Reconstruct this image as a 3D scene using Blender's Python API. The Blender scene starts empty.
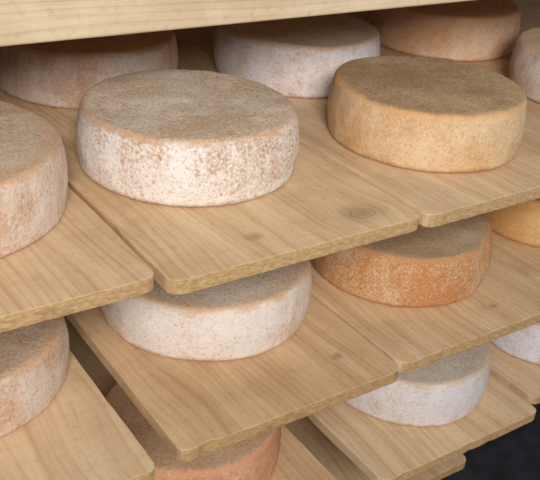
import bpy, bmesh, math, random
import numpy as np
from mathutils import Matrix, Vector, noise
sc=bpy.context.scene
sc.view_settings.view_transform='Standard'
# ---------------- camera ----------------
def rod(r):
    a=np.linalg.norm(r);k=r/a;K=np.array([[0,-k[2],k[1]],[k[2],0,-k[0]],[-k[1],k[0],0]])
    return np.eye(3)+math.sin(a)*K+(1-math.cos(a))*K@K
X=np.array([.829,.226,-.512]);Y=np.array([-.556,.443,-.703])
X/=np.linalg.norm(X);Y-=X*(X@Y);Y/=np.linalg.norm(Y);Z=np.cross(X,Y)
R=rod(np.array([-.0246,-.0045,-.0042]))@np.stack([X,Y,Z],axis=1)
P=np.array([-.3833,-.7106,.4886]);f=876.9
cam=bpy.data.objects.new('camera',bpy.data.cameras.new('camera'));sc.collection.objects.link(cam)
M=Matrix([list(map(float,a)) for a in R.T]).to_4x4();M.translation=Vector(P);cam.matrix_world=M
cam.data.sensor_width=36;cam.data.lens=f/540*36;sc.camera=cam
S=.2474;H=.0876;TH=.0190

# ---------------- node helpers ----------------
class NT:
    def __init__(s,name):
        s.m=bpy.data.materials.new(name);s.m.use_nodes=True;s.t=s.m.node_tree;s.n=s.t.nodes;s.l=s.t.links
        s.b=s.n['Principled BSDF']
    def new(s,ty,**k):
        n=s.n.new(ty)
        for a,b in k.items():setattr(n,a,b)
        return n
    def put(s,sock,v):
        if isinstance(v,bpy.types.NodeSocket):s.l.new(v,sock)
        elif isinstance(v,(tuple,list)) and len(v)==3 and sock.type=='RGBA':sock.default_value=(*v,1)
        else:sock.default_value=v
    def math(s,op,a,b=0.,c=None):
        n=s.new('ShaderNodeMath',operation=op);s.put(n.inputs[0],a);s.put(n.inputs[1],b)
        if c is not None:s.put(n.inputs[2],c)
        return n.outputs[0]
    def comb(s,x,y,z):
        n=s.new('ShaderNodeCombineXYZ')
        for i,v in enumerate((x,y,z)):s.put(n.inputs[i],v)
        return n.outputs[0]
    def sep(s,v):
        n=s.new('ShaderNodeSeparateXYZ');s.put(n.inputs[0],v);return n.outputs
    def noise(s,v,scale,detail=3,rough=.55):
        n=s.new('ShaderNodeTexNoise');s.put(n.inputs['Vector'],v);n.inputs['Scale'].default_value=scale
        n.inputs['Detail'].default_value=detail;n.inputs['Roughness'].default_value=rough;return n.outputs['Fac']
    def voro(s,v,scale,rand=1.):
        n=s.new('ShaderNodeTexVoronoi');s.put(n.inputs['Vector'],v);n.inputs['Scale'].default_value=scale
        n.inputs['Randomness'].default_value=rand;return n.outputs['Distance']
    def step(s,v,a,b,lo=0.,hi=1.):
        n=s.new('ShaderNodeMapRange',interpolation_type='SMOOTHSTEP');s.put(n.inputs[0],v)
        for i,q in enumerate((a,b,lo,hi)):s.put(n.inputs[1+i],q)
        return n.outputs[0]
    def mix(s,fac,a,b,bt='MIX'):
        n=s.new('ShaderNodeMix',data_type='RGBA',blend_type=bt);s.put(n.inputs[0],fac);s.put(n.inputs[6],a);s.put(n.inputs[7],b);return n.outputs[2]
    def bump(s,h,st,dist):
        n=s.new('ShaderNodeBump');n.inputs['Strength'].default_value=st;n.inputs['Distance'].default_value=dist;s.put(n.inputs['Height'],h)
        s.l.new(n.outputs[0],s.b.inputs['Normal'])
def lin(r,g,b):
    return tuple(((c/255)/12.92 if c/255<=.04045 else ((c/255+.055)/1.055)**2.4) for c in (r,g,b))

def wood(name,seed,light=(214,176,128),dark=(176,128,82),axis='Y',knots=(),rough=.56,soft=1.):
    t=NT(name);rnd=random.Random(seed)
    tc=t.new('ShaderNodeTexCoord');x,y,z=t.sep(tc.outputs['Object'])
    if axis=='X': x,y,z=z,x,y
    if axis=='Z': x,y,z=x,z,y
    xo=t.math('ADD',x,rnd.uniform(1,9));yo=t.math('ADD',y,rnd.uniform(1,9))
    w=t.noise(t.comb(t.math('MULTIPLY',xo,4.5),t.math('MULTIPLY',yo,1.2),z),1,2)
    w2=t.noise(t.comb(t.math('MULTIPLY',xo,22),t.math('MULTIPLY',yo,7),z),1,2)
    u=t.math('ADD',xo,t.math('ADD',t.math('MULTIPLY',t.math('SUBTRACT',w,.5),.14*soft),t.math('MULTIPLY',t.math('SUBTRACT',w2,.5),.010*soft)))
    kd=None
    for kx,ky,kr in knots:
        dx=t.math('DIVIDE',t.math('SUBTRACT',x,kx),kr*1.5);dy=t.math('DIVIDE',t.math('SUBTRACT',y,ky),kr)
        wob=t.math('MULTIPLY',t.math('SUBTRACT',t.noise(t.comb(x,y,z),120,2),.5),.9)
        d2=t.math('ADD',t.math('ADD',t.math('MULTIPLY',dx,dx),t.math('MULTIPLY',dy,dy)),wob)
        g=t.math('EXPONENT',t.math('MULTIPLY',d2,-.16))
        u=t.math('ADD',u,t.math('MULTIPLY',t.math('MULTIPLY',g,dx),-kr*.85))
        k=t.step(d2,1.2,.1,0,.65)
        halo=t.step(d2,7.,.5,0,.35)
        k=t.math('MAXIMUM',k,halo)
        kd=k if kd is None else t.math('MAXIMUM',kd,k)
        ring=t.step(t.math('ABSOLUTE',t.math('SUBTRACT',d2,1.0)),.6,.0,0,.75)
        kd=t.math('MAXIMUM',kd,ring)
    n1=t.noise(t.comb(t.math('MULTIPLY',u,38),t.math('MULTIPLY',yo,1.3),t.math('MULTIPLY',z,30)),1,3,.6)
    n2=t.noise(t.comb(t.math('MULTIPLY',u,420),t.math('MULTIPLY',yo,11),t.math('MULTIPLY',z,200)),1,2)
    n3=t.noise(t.comb(xo,yo,z),7,5,.65)
    n4=t.noise(t.comb(xo,yo,z),90,3,.6)
    ph=t.math('ADD',t.math('MULTIPLY',u,520),t.math('MULTIPLY',t.noise(t.comb(t.math('MULTIPLY',u,14),0.,3.),1,2),16))
    wv=t.step(t.math('SINE',ph),.3,1,0,1)
    g1=t.step(n1,.30,.74)
    col=t.mix(g1,lin(*light),lin(*[(a*.45+b*.55) for a,b in zip(light,dark)]))
    col=t.mix(t.math('MULTIPLY',t.math('MULTIPLY',wv,t.step(n1,.3,.66,.15,1)),t.step(n3,.3,.6,.16,.42)),col,lin(dark[0]*.90,dark[1]*.82,dark[2]*.73))
    col=t.mix(t.math('MULTIPLY',t.step(n2,.5,.75),.26),col,lin(*[c*.84 for c in dark]))
    col=t.mix(t.step(n3,.42,.72,0,.5),col,lin(dark[0]*.97,dark[1]*.95,dark[2]*.94))
    col=t.mix(t.step(n4,.52,.75,0,.25),col,lin(dark[0]*.79,dark[1]*.77,dark[2]*.75))
    if kd is not None: col=t.mix(t.math('MULTIPLY',kd,.8),col,lin(130,94,70))
    nx,ny,nz=t.sep(tc.outputs['Normal'])
    along={'Y':ny,'X':nx,'Z':nz}[axis]
    e=t.step(t.math('ABSOLUTE',along),.5,.9)
    eg=t.noise(t.comb(t.math('MULTIPLY',x,120),y,t.math('MULTIPLY',z,300)),1,3,.6)
    er=t.math('SINE',t.math('ADD',t.math('MULTIPLY',z,700),t.math('MULTIPLY',n1,14)))
    ec=t.mix(t.step(eg,.25,.75),lin(light[0]*.93,light[1]*.90,light[2]*.82),lin(dark[0]*.94,dark[1]*.90,dark[2]*.83))
    ec=t.mix(t.step(er,.2,1,0,.22),ec,lin(dark[0]*.8,dark[1]*.75,dark[2]*.68))
    wear=t.noise(t.comb(xo,yo,z),28,4,.7)
    ec=t.mix(t.step(wear,.54,.70,0,.4),ec,lin(dark[0]*.70,dark[1]*.64,dark[2]*.58))
    col=t.mix(e,col,ec)
    t.put(t.b.inputs['Base Color'],col)
    t.put(t.b.inputs['Roughness'],t.step(n1,.3,.7,rough-.04,rough+.1))
    t.b.inputs['Specular IOR Level'].default_value=.4
    hh=t.math('ADD',t.math('MULTIPLY',n1,.5),t.math('ADD',t.math('MULTIPLY',n4,.4),t.math('ADD',t.math('MULTIPLY',n2,.5),t.math('MULTIPLY',t.math('MULTIPLY',eg,e),.8))))
    t.bump(hh,.42,.001)
    return t.m

def cheese_mat(name,seed,rind,bloom,top,topb,amt=.5,speck=.5,tamt=.5):
    """rind/bloom: side colours; top/topb: top face colours, overhead light painted in; amt: how much bloom covers the side"""
    t=NT(name);rnd=random.Random(seed)
    tc=t.new('ShaderNodeTexCoord');o=tc.outputs['Object']
    va=t.new('ShaderNodeVectorMath',operation='ADD');t.put(va.inputs[0],o);va.inputs[1].default_value=(rnd.uniform(0,9),rnd.uniform(0,9),rnd.uniform(0,9));v=va.outputs[0]
    x,y,z=t.sep(o);nx,ny,nz=t.sep(tc.outputs['Normal'])
    big=t.noise(v,8,5,.6);med=t.noise(v,34,5,.65);fine=t.noise(v,230,4,.78);vf=t.noise(v,500,2,.6)
    crust=t.noise(v,85,5,.75);pit=t.step(t.voro(v,190),.27,.08)
    pitm=t.math('MULTIPLY',pit,t.step(med,.43,.62))
    sx,sy,sz=t.sep(v);streak=t.noise(t.comb(t.math('MULTIPLY',sx,45),t.math('MULTIPLY',sy,45),t.math('MULTIPLY',sz,7)),1,3)
    s=t.math('ADD',t.math('MULTIPLY',big,1.0),t.math('ADD',t.math('MULTIPLY',med,.3),t.math('ADD',t.math('MULTIPLY',fine,speck),t.math('MULTIPLY',streak,.3))))
    mean=.5*(1.0+.3+speck+.3)
    th=mean+(.5-amt)*.62
    bl=t.step(s,th-.20,th+.20)
    col=t.mix(bl,lin(*rind),lin(*bloom))
    col=t.mix(t.step(crust,.50,.61,0,.20),col,lin(*[min(255,c*1.05) for c in bloom]))
    col=t.mix(t.step(crust,.45,.33,0,.26),col,lin(rind[0]*.95,rind[1]*.89,rind[2]*.82))
    col=t.mix(t.step(fine,.56,.67,0,.4*speck+.24),col,lin(*[min(255,c*1.06) for c in bloom]))
    col=t.mix(t.step(fine,.45,.33,0,.5),col,lin(rind[0]*.87,rind[1]*.78,rind[2]*.68))
    col=t.mix(t.math('MULTIPLY',pitm,.34),col,lin(rind[0]*.74,rind[1]*.63,rind[2]*.52))
    ts=t.math('ADD',t.math('MULTIPLY',big,.8),t.math('ADD',t.math('MULTIPLY',med,.45),t.math('MULTIPLY',fine,1.0)))
    tm=1.125-(tamt-.5)*.6
    tt=t.step(ts,tm-.24,tm+.24)
    tcol=t.mix(tt,lin(*top),lin(*topb))
    tcol=t.mix(t.step(crust,.52,.63,0,.24),tcol,lin(*[min(255,c*1.05) for c in topb]))
    tcol=t.mix(t.step(crust,.44,.33,0,.26),tcol,lin(top[0]*.86,top[1]*.79,top[2]*.71))
    tcol=t.mix(t.step(fine,.45,.32,0,.55),tcol,lin(top[0]*.76,top[1]*.68,top[2]*.60))
    tcol=t.mix(t.step(fine,.56,.67,0,.45),tcol,lin(*[min(255,c*1.10) for c in topb]))
    tcol=t.mix(t.step(vf,.58,.72,0,.3),tcol,lin(*[min(255,c*1.10) for c in topb]))
    tcol=t.mix(t.math('MULTIPLY',pitm,.32),tcol,lin(top[0]*.7,top[1]*.60,top[2]*.5))
    r=t.math('SQRT',t.math('ADD',t.math('MULTIPLY',x,x),t.math('MULTIPLY',y,y)))
    rr=t.math('ADD',r,t.math('MULTIPLY',t.math('SUBTRACT',med,.5),.03))
    tcol=t.mix(t.step(rr,.128,.150,0,.38),tcol,lin(*[min(255,c*1.06) for c in rind]))
    m=t.step(nz,.55,.93)
    col=t.mix(m,col,tcol)
    rim=t.math('MULTIPLY',t.step(nz,.15,.5),t.step(nz,.99,.75))
    rim=t.math('MULTIPLY',rim,t.step(med,.38,.58,.1,.7))
    col=t.mix(rim,col,lin(min(255,rind[0]*1.06),rind[1]*1.04,rind[2]*1.0))
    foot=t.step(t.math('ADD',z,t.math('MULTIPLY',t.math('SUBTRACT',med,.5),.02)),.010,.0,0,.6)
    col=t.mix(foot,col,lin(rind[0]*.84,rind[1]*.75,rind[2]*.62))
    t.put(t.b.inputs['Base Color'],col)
    t.b.inputs['Roughness'].default_value=.68
    t.b.inputs['Specular IOR Level'].default_value=.36
    cloth=t.math('MULTIPLY',t.math('ADD',t.math('SINE',t.math('MULTIPLY',x,1900)),t.math('SINE',t.math('MULTIPLY',y,1900))),.06)
    cl=t.math('MULTIPLY',cloth,m)
    hh=t.math('ADD',cl,t.math('ADD',t.math('MULTIPLY',crust,.75),t.math('ADD',t.math('MULTIPLY',fine,1.3),t.math('MULTIPLY',vf,.4))))
    hh=t.math('SUBTRACT',hh,t.math('MULTIPLY',pitm,.35))
    t.bump(hh,.62,.0026)
    return t.m

def finish(name,bm,mat,loc,smooth=True,parent=None):
    me=bpy.data.meshes.new(name);bm.normal_update();bm.to_mesh(me);bm.free()
    me.materials.append(mat)
    o=bpy.data.objects.new(name,me);sc.collection.objects.link(o);o.location=loc
    if parent:o.parent=parent
    if smooth:
        for p in me.polygons:p.use_smooth=True
    return o

def cheese(x,y,z,Rr,h,mat,seed):
    bm=bmesh.new();N=220;rt=.0105;rb=.0055
    pr=[]
    for i in range(1,12):pr.append((i/12*(Rr-rb),0,0))
    for i in range(7):
        a=-math.pi/2+i/6*math.pi/2;pr.append((Rr-rb+rb*math.cos(a),rb+rb*math.sin(a),1))
    for i in range(1,16):
        q=i/16;pr.append((Rr+.0042*math.sin(math.pi*q)-.0008*q,rb+(h-rb-rt)*q,1))
    for i in range(9):
        a=i/8*math.pi/2;pr.append((Rr-rt-.0008+rt*math.cos(a),h-rt+rt*math.sin(a),1))
    for i in range(22,0,-1):
        q=i/23;pr.append((q*(Rr-rt),h,2))
    sd=Vector((seed*3.7,seed*1.3,seed*.7))
    rings=[]
    for r,zz,k in pr:
        ring=[]
        for j in range(N):
            a=2*math.pi*j/N;c,s_=math.cos(a),math.sin(a)
            p=Vector((r*c,r*s_,zz))
            if k>=1:
                d=noise.noise(Vector((c*1.3,s_*1.3,zz*8))+sd)*.0036+noise.noise(p*40+sd)*.0010+noise.noise(p*110+sd)*.0003
                w=1.0 if k==1 else r/Rr
                p.x+=c*d*w;p.y+=s_*d*w
            if zz>h*.5:
                f_=(zz/h-.5)*2
                p.z+=f_*(noise.noise(Vector((c*r*8,s_*r*8,0))+sd)*.0036+noise.noise(Vector((p.x*35,p.y*35,3))+sd)*.0009+noise.noise(Vector((p.x*110,p.y*110,3))+sd)*.0003+.0012*(1-(r/Rr)**2))
            ring.append(bm.verts.new(p))
        rings.append(ring)
    for a,b in zip(rings[:-1],rings[1:]):
        for j in range(N):bm.faces.new((a[j],a[(j+1)%N],b[(j+1)%N],b[j]))
    bm.faces.new(list(reversed(rings[0])))
    c=bm.verts.new((0,0,sum(v.co.z for v in rings[-1])/N))
    for j in range(N):bm.faces.new((rings[-1][j],rings[-1][(j+1)%N],c))
    return finish('cheese_wheel',bm,mat,(x,y,z+.0003))

def board(name,x0,x1,y0,y1,z,mat,cr=.017,th=TH,seed=0):
    """shelf board, top face at z, rounded corners, slightly worn outline; origin at front-left"""
    w,d=x1-x0,y1-y0;pts=[]
    rnd=random.Random(seed+int(x0*1000)+int(z*1000));so=Vector((rnd.uniform(0,50),rnd.uniform(0,50),0))
    def arc(cx_,cy_,a0,c):
        for i in range(9):
            a=a0+i/8*math.pi/2;pts.append((cx_+c*math.cos(a),cy_+c*math.sin(a)))
    def line(ax,ay,bx,by,n):
        for i in range(1,n):pts.append((ax+(bx-ax)*i/n,ay+(by-ay)*i/n))
    c1_,c2_=cr*rnd.uniform(.85,1.25),cr*rnd.uniform(.85,1.25)
    arc(c1_,c1_,math.pi,c1_);line(c1_,0,w-c2_,0,50)
    arc(w-c2_,c2_,1.5*math.pi,c2_);line(w,c2_,w,d-cr,50)
    arc(w-cr,d-cr,0,cr);line(w-cr,d,cr,d,8);arc(cr,d-cr,.5*math.pi,cr);line(0,d-cr,0,c1_,50)
    q=[]
    for px,py in pts:
        v=Vector((px,py,0));n_=noise.noise(v*14+so)*.0012+noise.noise(v*70+so)*.0006
        chip=max(0.,noise.noise(v*38+so*2)-.38)*.009
        sx=1 if px<.004 else (-1 if px>w-.004 else 0);sy=1 if py<.004 else (-1 if py>d-.004 else 0)
        q.append((px+sx*(abs(n_)+chip),py+sy*(abs(n_)+chip)))
    bm=bmesh.new();fs=bm.faces.new([bm.verts.new((px,py,0)) for px,py in q])
    e=bmesh.ops.extrude_face_region(bm,geom=[fs]);
    bmesh.ops.translate(bm,vec=(0,0,-th),verts=[v for v in e['geom'] if isinstance(v,bmesh.types.BMVert)])
    bmesh.ops.recalc_face_normals(bm,faces=bm.faces)
    o=finish(name,bm,mat,(x0,y0,z),False)
    b=o.modifiers.new('b','BEVEL');b.width=.0013;b.segments=3;b.limit_method='ANGLE';b.angle_limit=math.radians(60)
    return o
def box(name,a,b,mat,bev=.003,parent=None):
    bm=bmesh.new();bmesh.ops.create_cube(bm,size=1)
    for v in bm.verts:v.co=Vector((v.co.x*(b[0]-a[0]),v.co.y*(b[1]-a[1]),v.co.z*(b[2]-a[2])))
    o=finish(name,bm,mat,tuple((p+q)/2 for p,q in zip(a,b)),False,parent)
    if bev:
        m=o.modifiers.new('b','BEVEL');m.width=bev;m.segments=3
    return o

# ---------------- boards ----------------
yL2,yR2,y3=-.001,.007,.023
c0b,c0,c1,c2,d1,d2=-.012,.019,.380,.749,.401,.775
G=.0045
B=[(-.37,-G,.016,1.12,0,((-.20,.075,.005),)),(0,.364,-.003,1.12,0,((.295,.040,.012),(.136,.047,.0045),(.33,.30,.005))),(.368,.735,-.006,1.12,0,()),(.740,1.105,.01,1.12,0,()),(1.11,1.475,.0,1.12,0,()),
(c0b-.37,c0b-G,yL2-.01,1.12,-S,()),(c0,c1-G,yL2,1.12,-S,((.31,.07,.0040),)),(c1,c2-G,yR2,1.12,-S,((.62,.06,.004),)),(c2+.012,c2+.378,yR2,1.12,-S,()),
(c0b-.38,c0b-.01,.02,1.12,-2*S,()),(c0-.01,d1-.06,.02,1.12,-2*S,()),(d1,d2-G,y3,1.12,-2*S,()),(d2+.012,d2+.378,y3+.03,1.12,-2*S,()),
(c0-.03,c0+.28,.08,1.12,-3*S,()),(d1+.10,d1+.40,.17,1.12,-3*S,())]
cols=[((230,202,164),(192,155,115)),((232,204,164),(194,157,117)),((230,203,166),(194,157,119)),((223,192,152),(186,149,109))]
for i,(x0,x1,y0,y1,z,kn) in enumerate(B):
    li,dk=cols[i%4] if z==0 else cols[(i+1)%4]
    kk=[(a-x0,b-y0,r) for a,b,r in kn]
    board('shelf_board',x0,x1,y0,y1,z,wood('pine_board_%d'%i,i+3,li,dk,'Y',kk))
# ---------------- rack ----------------
rack=bpy.data.objects.new('wooden_shelf_rack',None);sc.collection.objects.link(rack)
fr=wood('rack_timber',77,(230,212,182),(202,176,138),'X',rough=.65,soft=.3)
frx=wood('rack_rail_timber',78,(206,170,124),(176,134,90),'X')
frz=wood('rack_post_timber',79,(206,170,124),(176,134,90),'Z')
zb=.205;yb=.215
box('front_beam',(-.85,yb,zb),(1.75,yb+.05,zb+.13),fr,.004,rack)
n=0
for k in (0,1,2,3):
    for yy in (.55,.98):
        n+=1;box('rail_%d'%n,(-.85,yy,-k*S-TH-.05),(1.75,yy+.05,-k*S-TH-.0005),frx,.003,rack)
box('top_back_rail',(-.85,.98,zb+.08),(1.75,1.03,zb+.13),frx,.003,rack)
n=0
for xx in (-.9,1.75):
    for yy in (yb,.55,.98):
        n+=1;box('post_%d'%n,(xx,yy,-1.1),(xx+.05,yy+.05,1.0),frz,.003,rack)
for i in range(6):
    board('shelf_board',-.8+i*.375,-.8+i*.375+.365,yb-.02,1.12,zb+.1305+TH,bpy.data.materials['pine_board_%d'%(i%4)])

# ---------------- cheeses ----------------
cs=[
# x,y,level,R, rind,bloom,top,topb,amt,speck,tamt; top,topb raised to stand in for overhead light
(-.1807,.2807,0,.1642,(208,162,122),(236,220,206),(196,164,132),(224,204,180),.62,.55,.5),
(.1727,.2764,0,.1480,(198,154,112),(246,239,232),(204,173,139),(240,226,208),.68,.95,.52),
(.5546,.2136,0,.1480,(216,168,114),(236,208,170),(172,138,102),(212,184,148),.50,.5,.42),
(.1844,.6544,0,.1500,(204,158,124),(230,212,202),(202,160,120),(222,192,156),.58,.5,.45),
(.5532,.5589,0,.1485,(208,174,146),(234,228,232),(208,180,150),(232,216,194),.74,.5,.55),
(.985,.630,0,.158,(224,174,132),(236,210,186),(214,166,120),(232,200,162),.52,.45,.45),
(1.0109,.2487,0,.1512,(208,166,132),(230,216,206),(206,170,130),(222,202,176),.6,.5,.5),
(.2122,.2828,1,.1600,(214,174,130),(242,232,224),(198,172,144),(230,218,204),.68,.5,.5),
(.5719,.2430,1,.1510,(200,138,86),(226,196,156),(190,160,126),(214,192,162),.42,1.1,.45),
(-.1797,.2741,1,.1510,(206,162,124),(232,216,202),(190,160,130),(216,198,178),.6,.55,.5),
(.965,.25,1,.15,(216,162,98),(230,194,140),(190,152,108),(210,180,142),.45,.45,.5),
(.619,.225,2,.1495,(206,182,154),(232,227,228),(200,180,158),(224,214,202),.72,.45,.55),
(.995,.21,2,.15,(200,176,158),(228,226,234),(194,176,162),(216,208,202),.75,.4,.5),
(.165,.235,2,.144,(208,144,104),(230,192,160),(192,152,116),(214,182,150),.42,.6,.5),
(.20,.30,3,.15,(120,118,124),(150,162,186),(120,116,118),(150,152,160),.7,.4,.5),  # bluish rind darkened in colour to stand in for deep shade between boards
(-.19,.66,0,.15,(190,140,110),(214,190,186),(166,126,96),(196,160,130),.5,.4,.5),
(.2,.70,1,.15,(190,140,110),(214,190,186),(166,126,96),(196,160,130),.5,.4,.5),
(.57,.62,1,.15,(190,140,110),(220,206,206),(166,126,96),(196,160,130),.6,.4,.5),
(.96,.64,1,.15,(190,130,90),(214,190,170),(166,126,96),(196,160,130),.5,.4,.5),
(-.19,.70,1,.15,(190,130,90),(214,190,170),(166,126,96),(196,160,130),.5,.4,.5),
]
for i,(x,y,lv,r,ri,bl,tp,tb,am,sp,ta) in enumerate(cs):
    cheese(x,y,-S*lv,r-.0006,H,cheese_mat('cheese_rind_%d'%i,i*7+1,ri,bl,tp,tb,am,sp,ta),i+1)

# ---------------- room ----------------
def plain(name,c,rough=.9,sc_=4):
    t=NT(name);tc=t.new('ShaderNodeTexCoord');n=t.noise(tc.outputs['Object'],sc_,5,.6)
    t.put(t.b.inputs['Base Color'],t.mix(t.step(n,.3,.7),lin(*c),lin(*[q*.6 for q in c])));t.b.inputs['Roughness'].default_value=rough
    t.bump(n,.3,.01);return t.m
box('floor',(-3.2,-3.5,-1.2),(3.6,1.6,-1.1),plain('floor_stone',(48,48,58),.9,14),0)
box('wall_back',(-3.2,1.5,-1.1),(3.6,1.6,1.9),plain('back_plaster',(70,54,42)),0)

# ---------------- light ----------------
def area(name,loc,tgt,sx,sy,e,c):
    l=bpy.data.lights.new(name,'AREA');l.shape='RECTANGLE';l.size=sx;l.size_y=sy;l.energy=e;l.color=c
    o=bpy.data.objects.new(name,l);sc.collection.objects.link(o);o.location=loc
    o.rotation_euler=(Vector(tgt)-Vector(loc)).to_track_quat('-Z','Y').to_euler();return o
area('window_light',(-1.0,-2.15,1.5),(.2,.2,0),.8,.8,88,(1.,.965,.92))
area('side_fill_light',(2.2,-1.4,1.6),(.4,.3,0),1.,1.,6,(.9,.94,1.))  # weak cool fill added from the right, not an actual window
w=bpy.data.worlds.new('w');sc.world=w;w.use_nodes=True
bg=w.node_tree.nodes['Background'];bg.inputs[0].default_value=(.88,.93,1,1);bg.inputs[1].default_value=.16
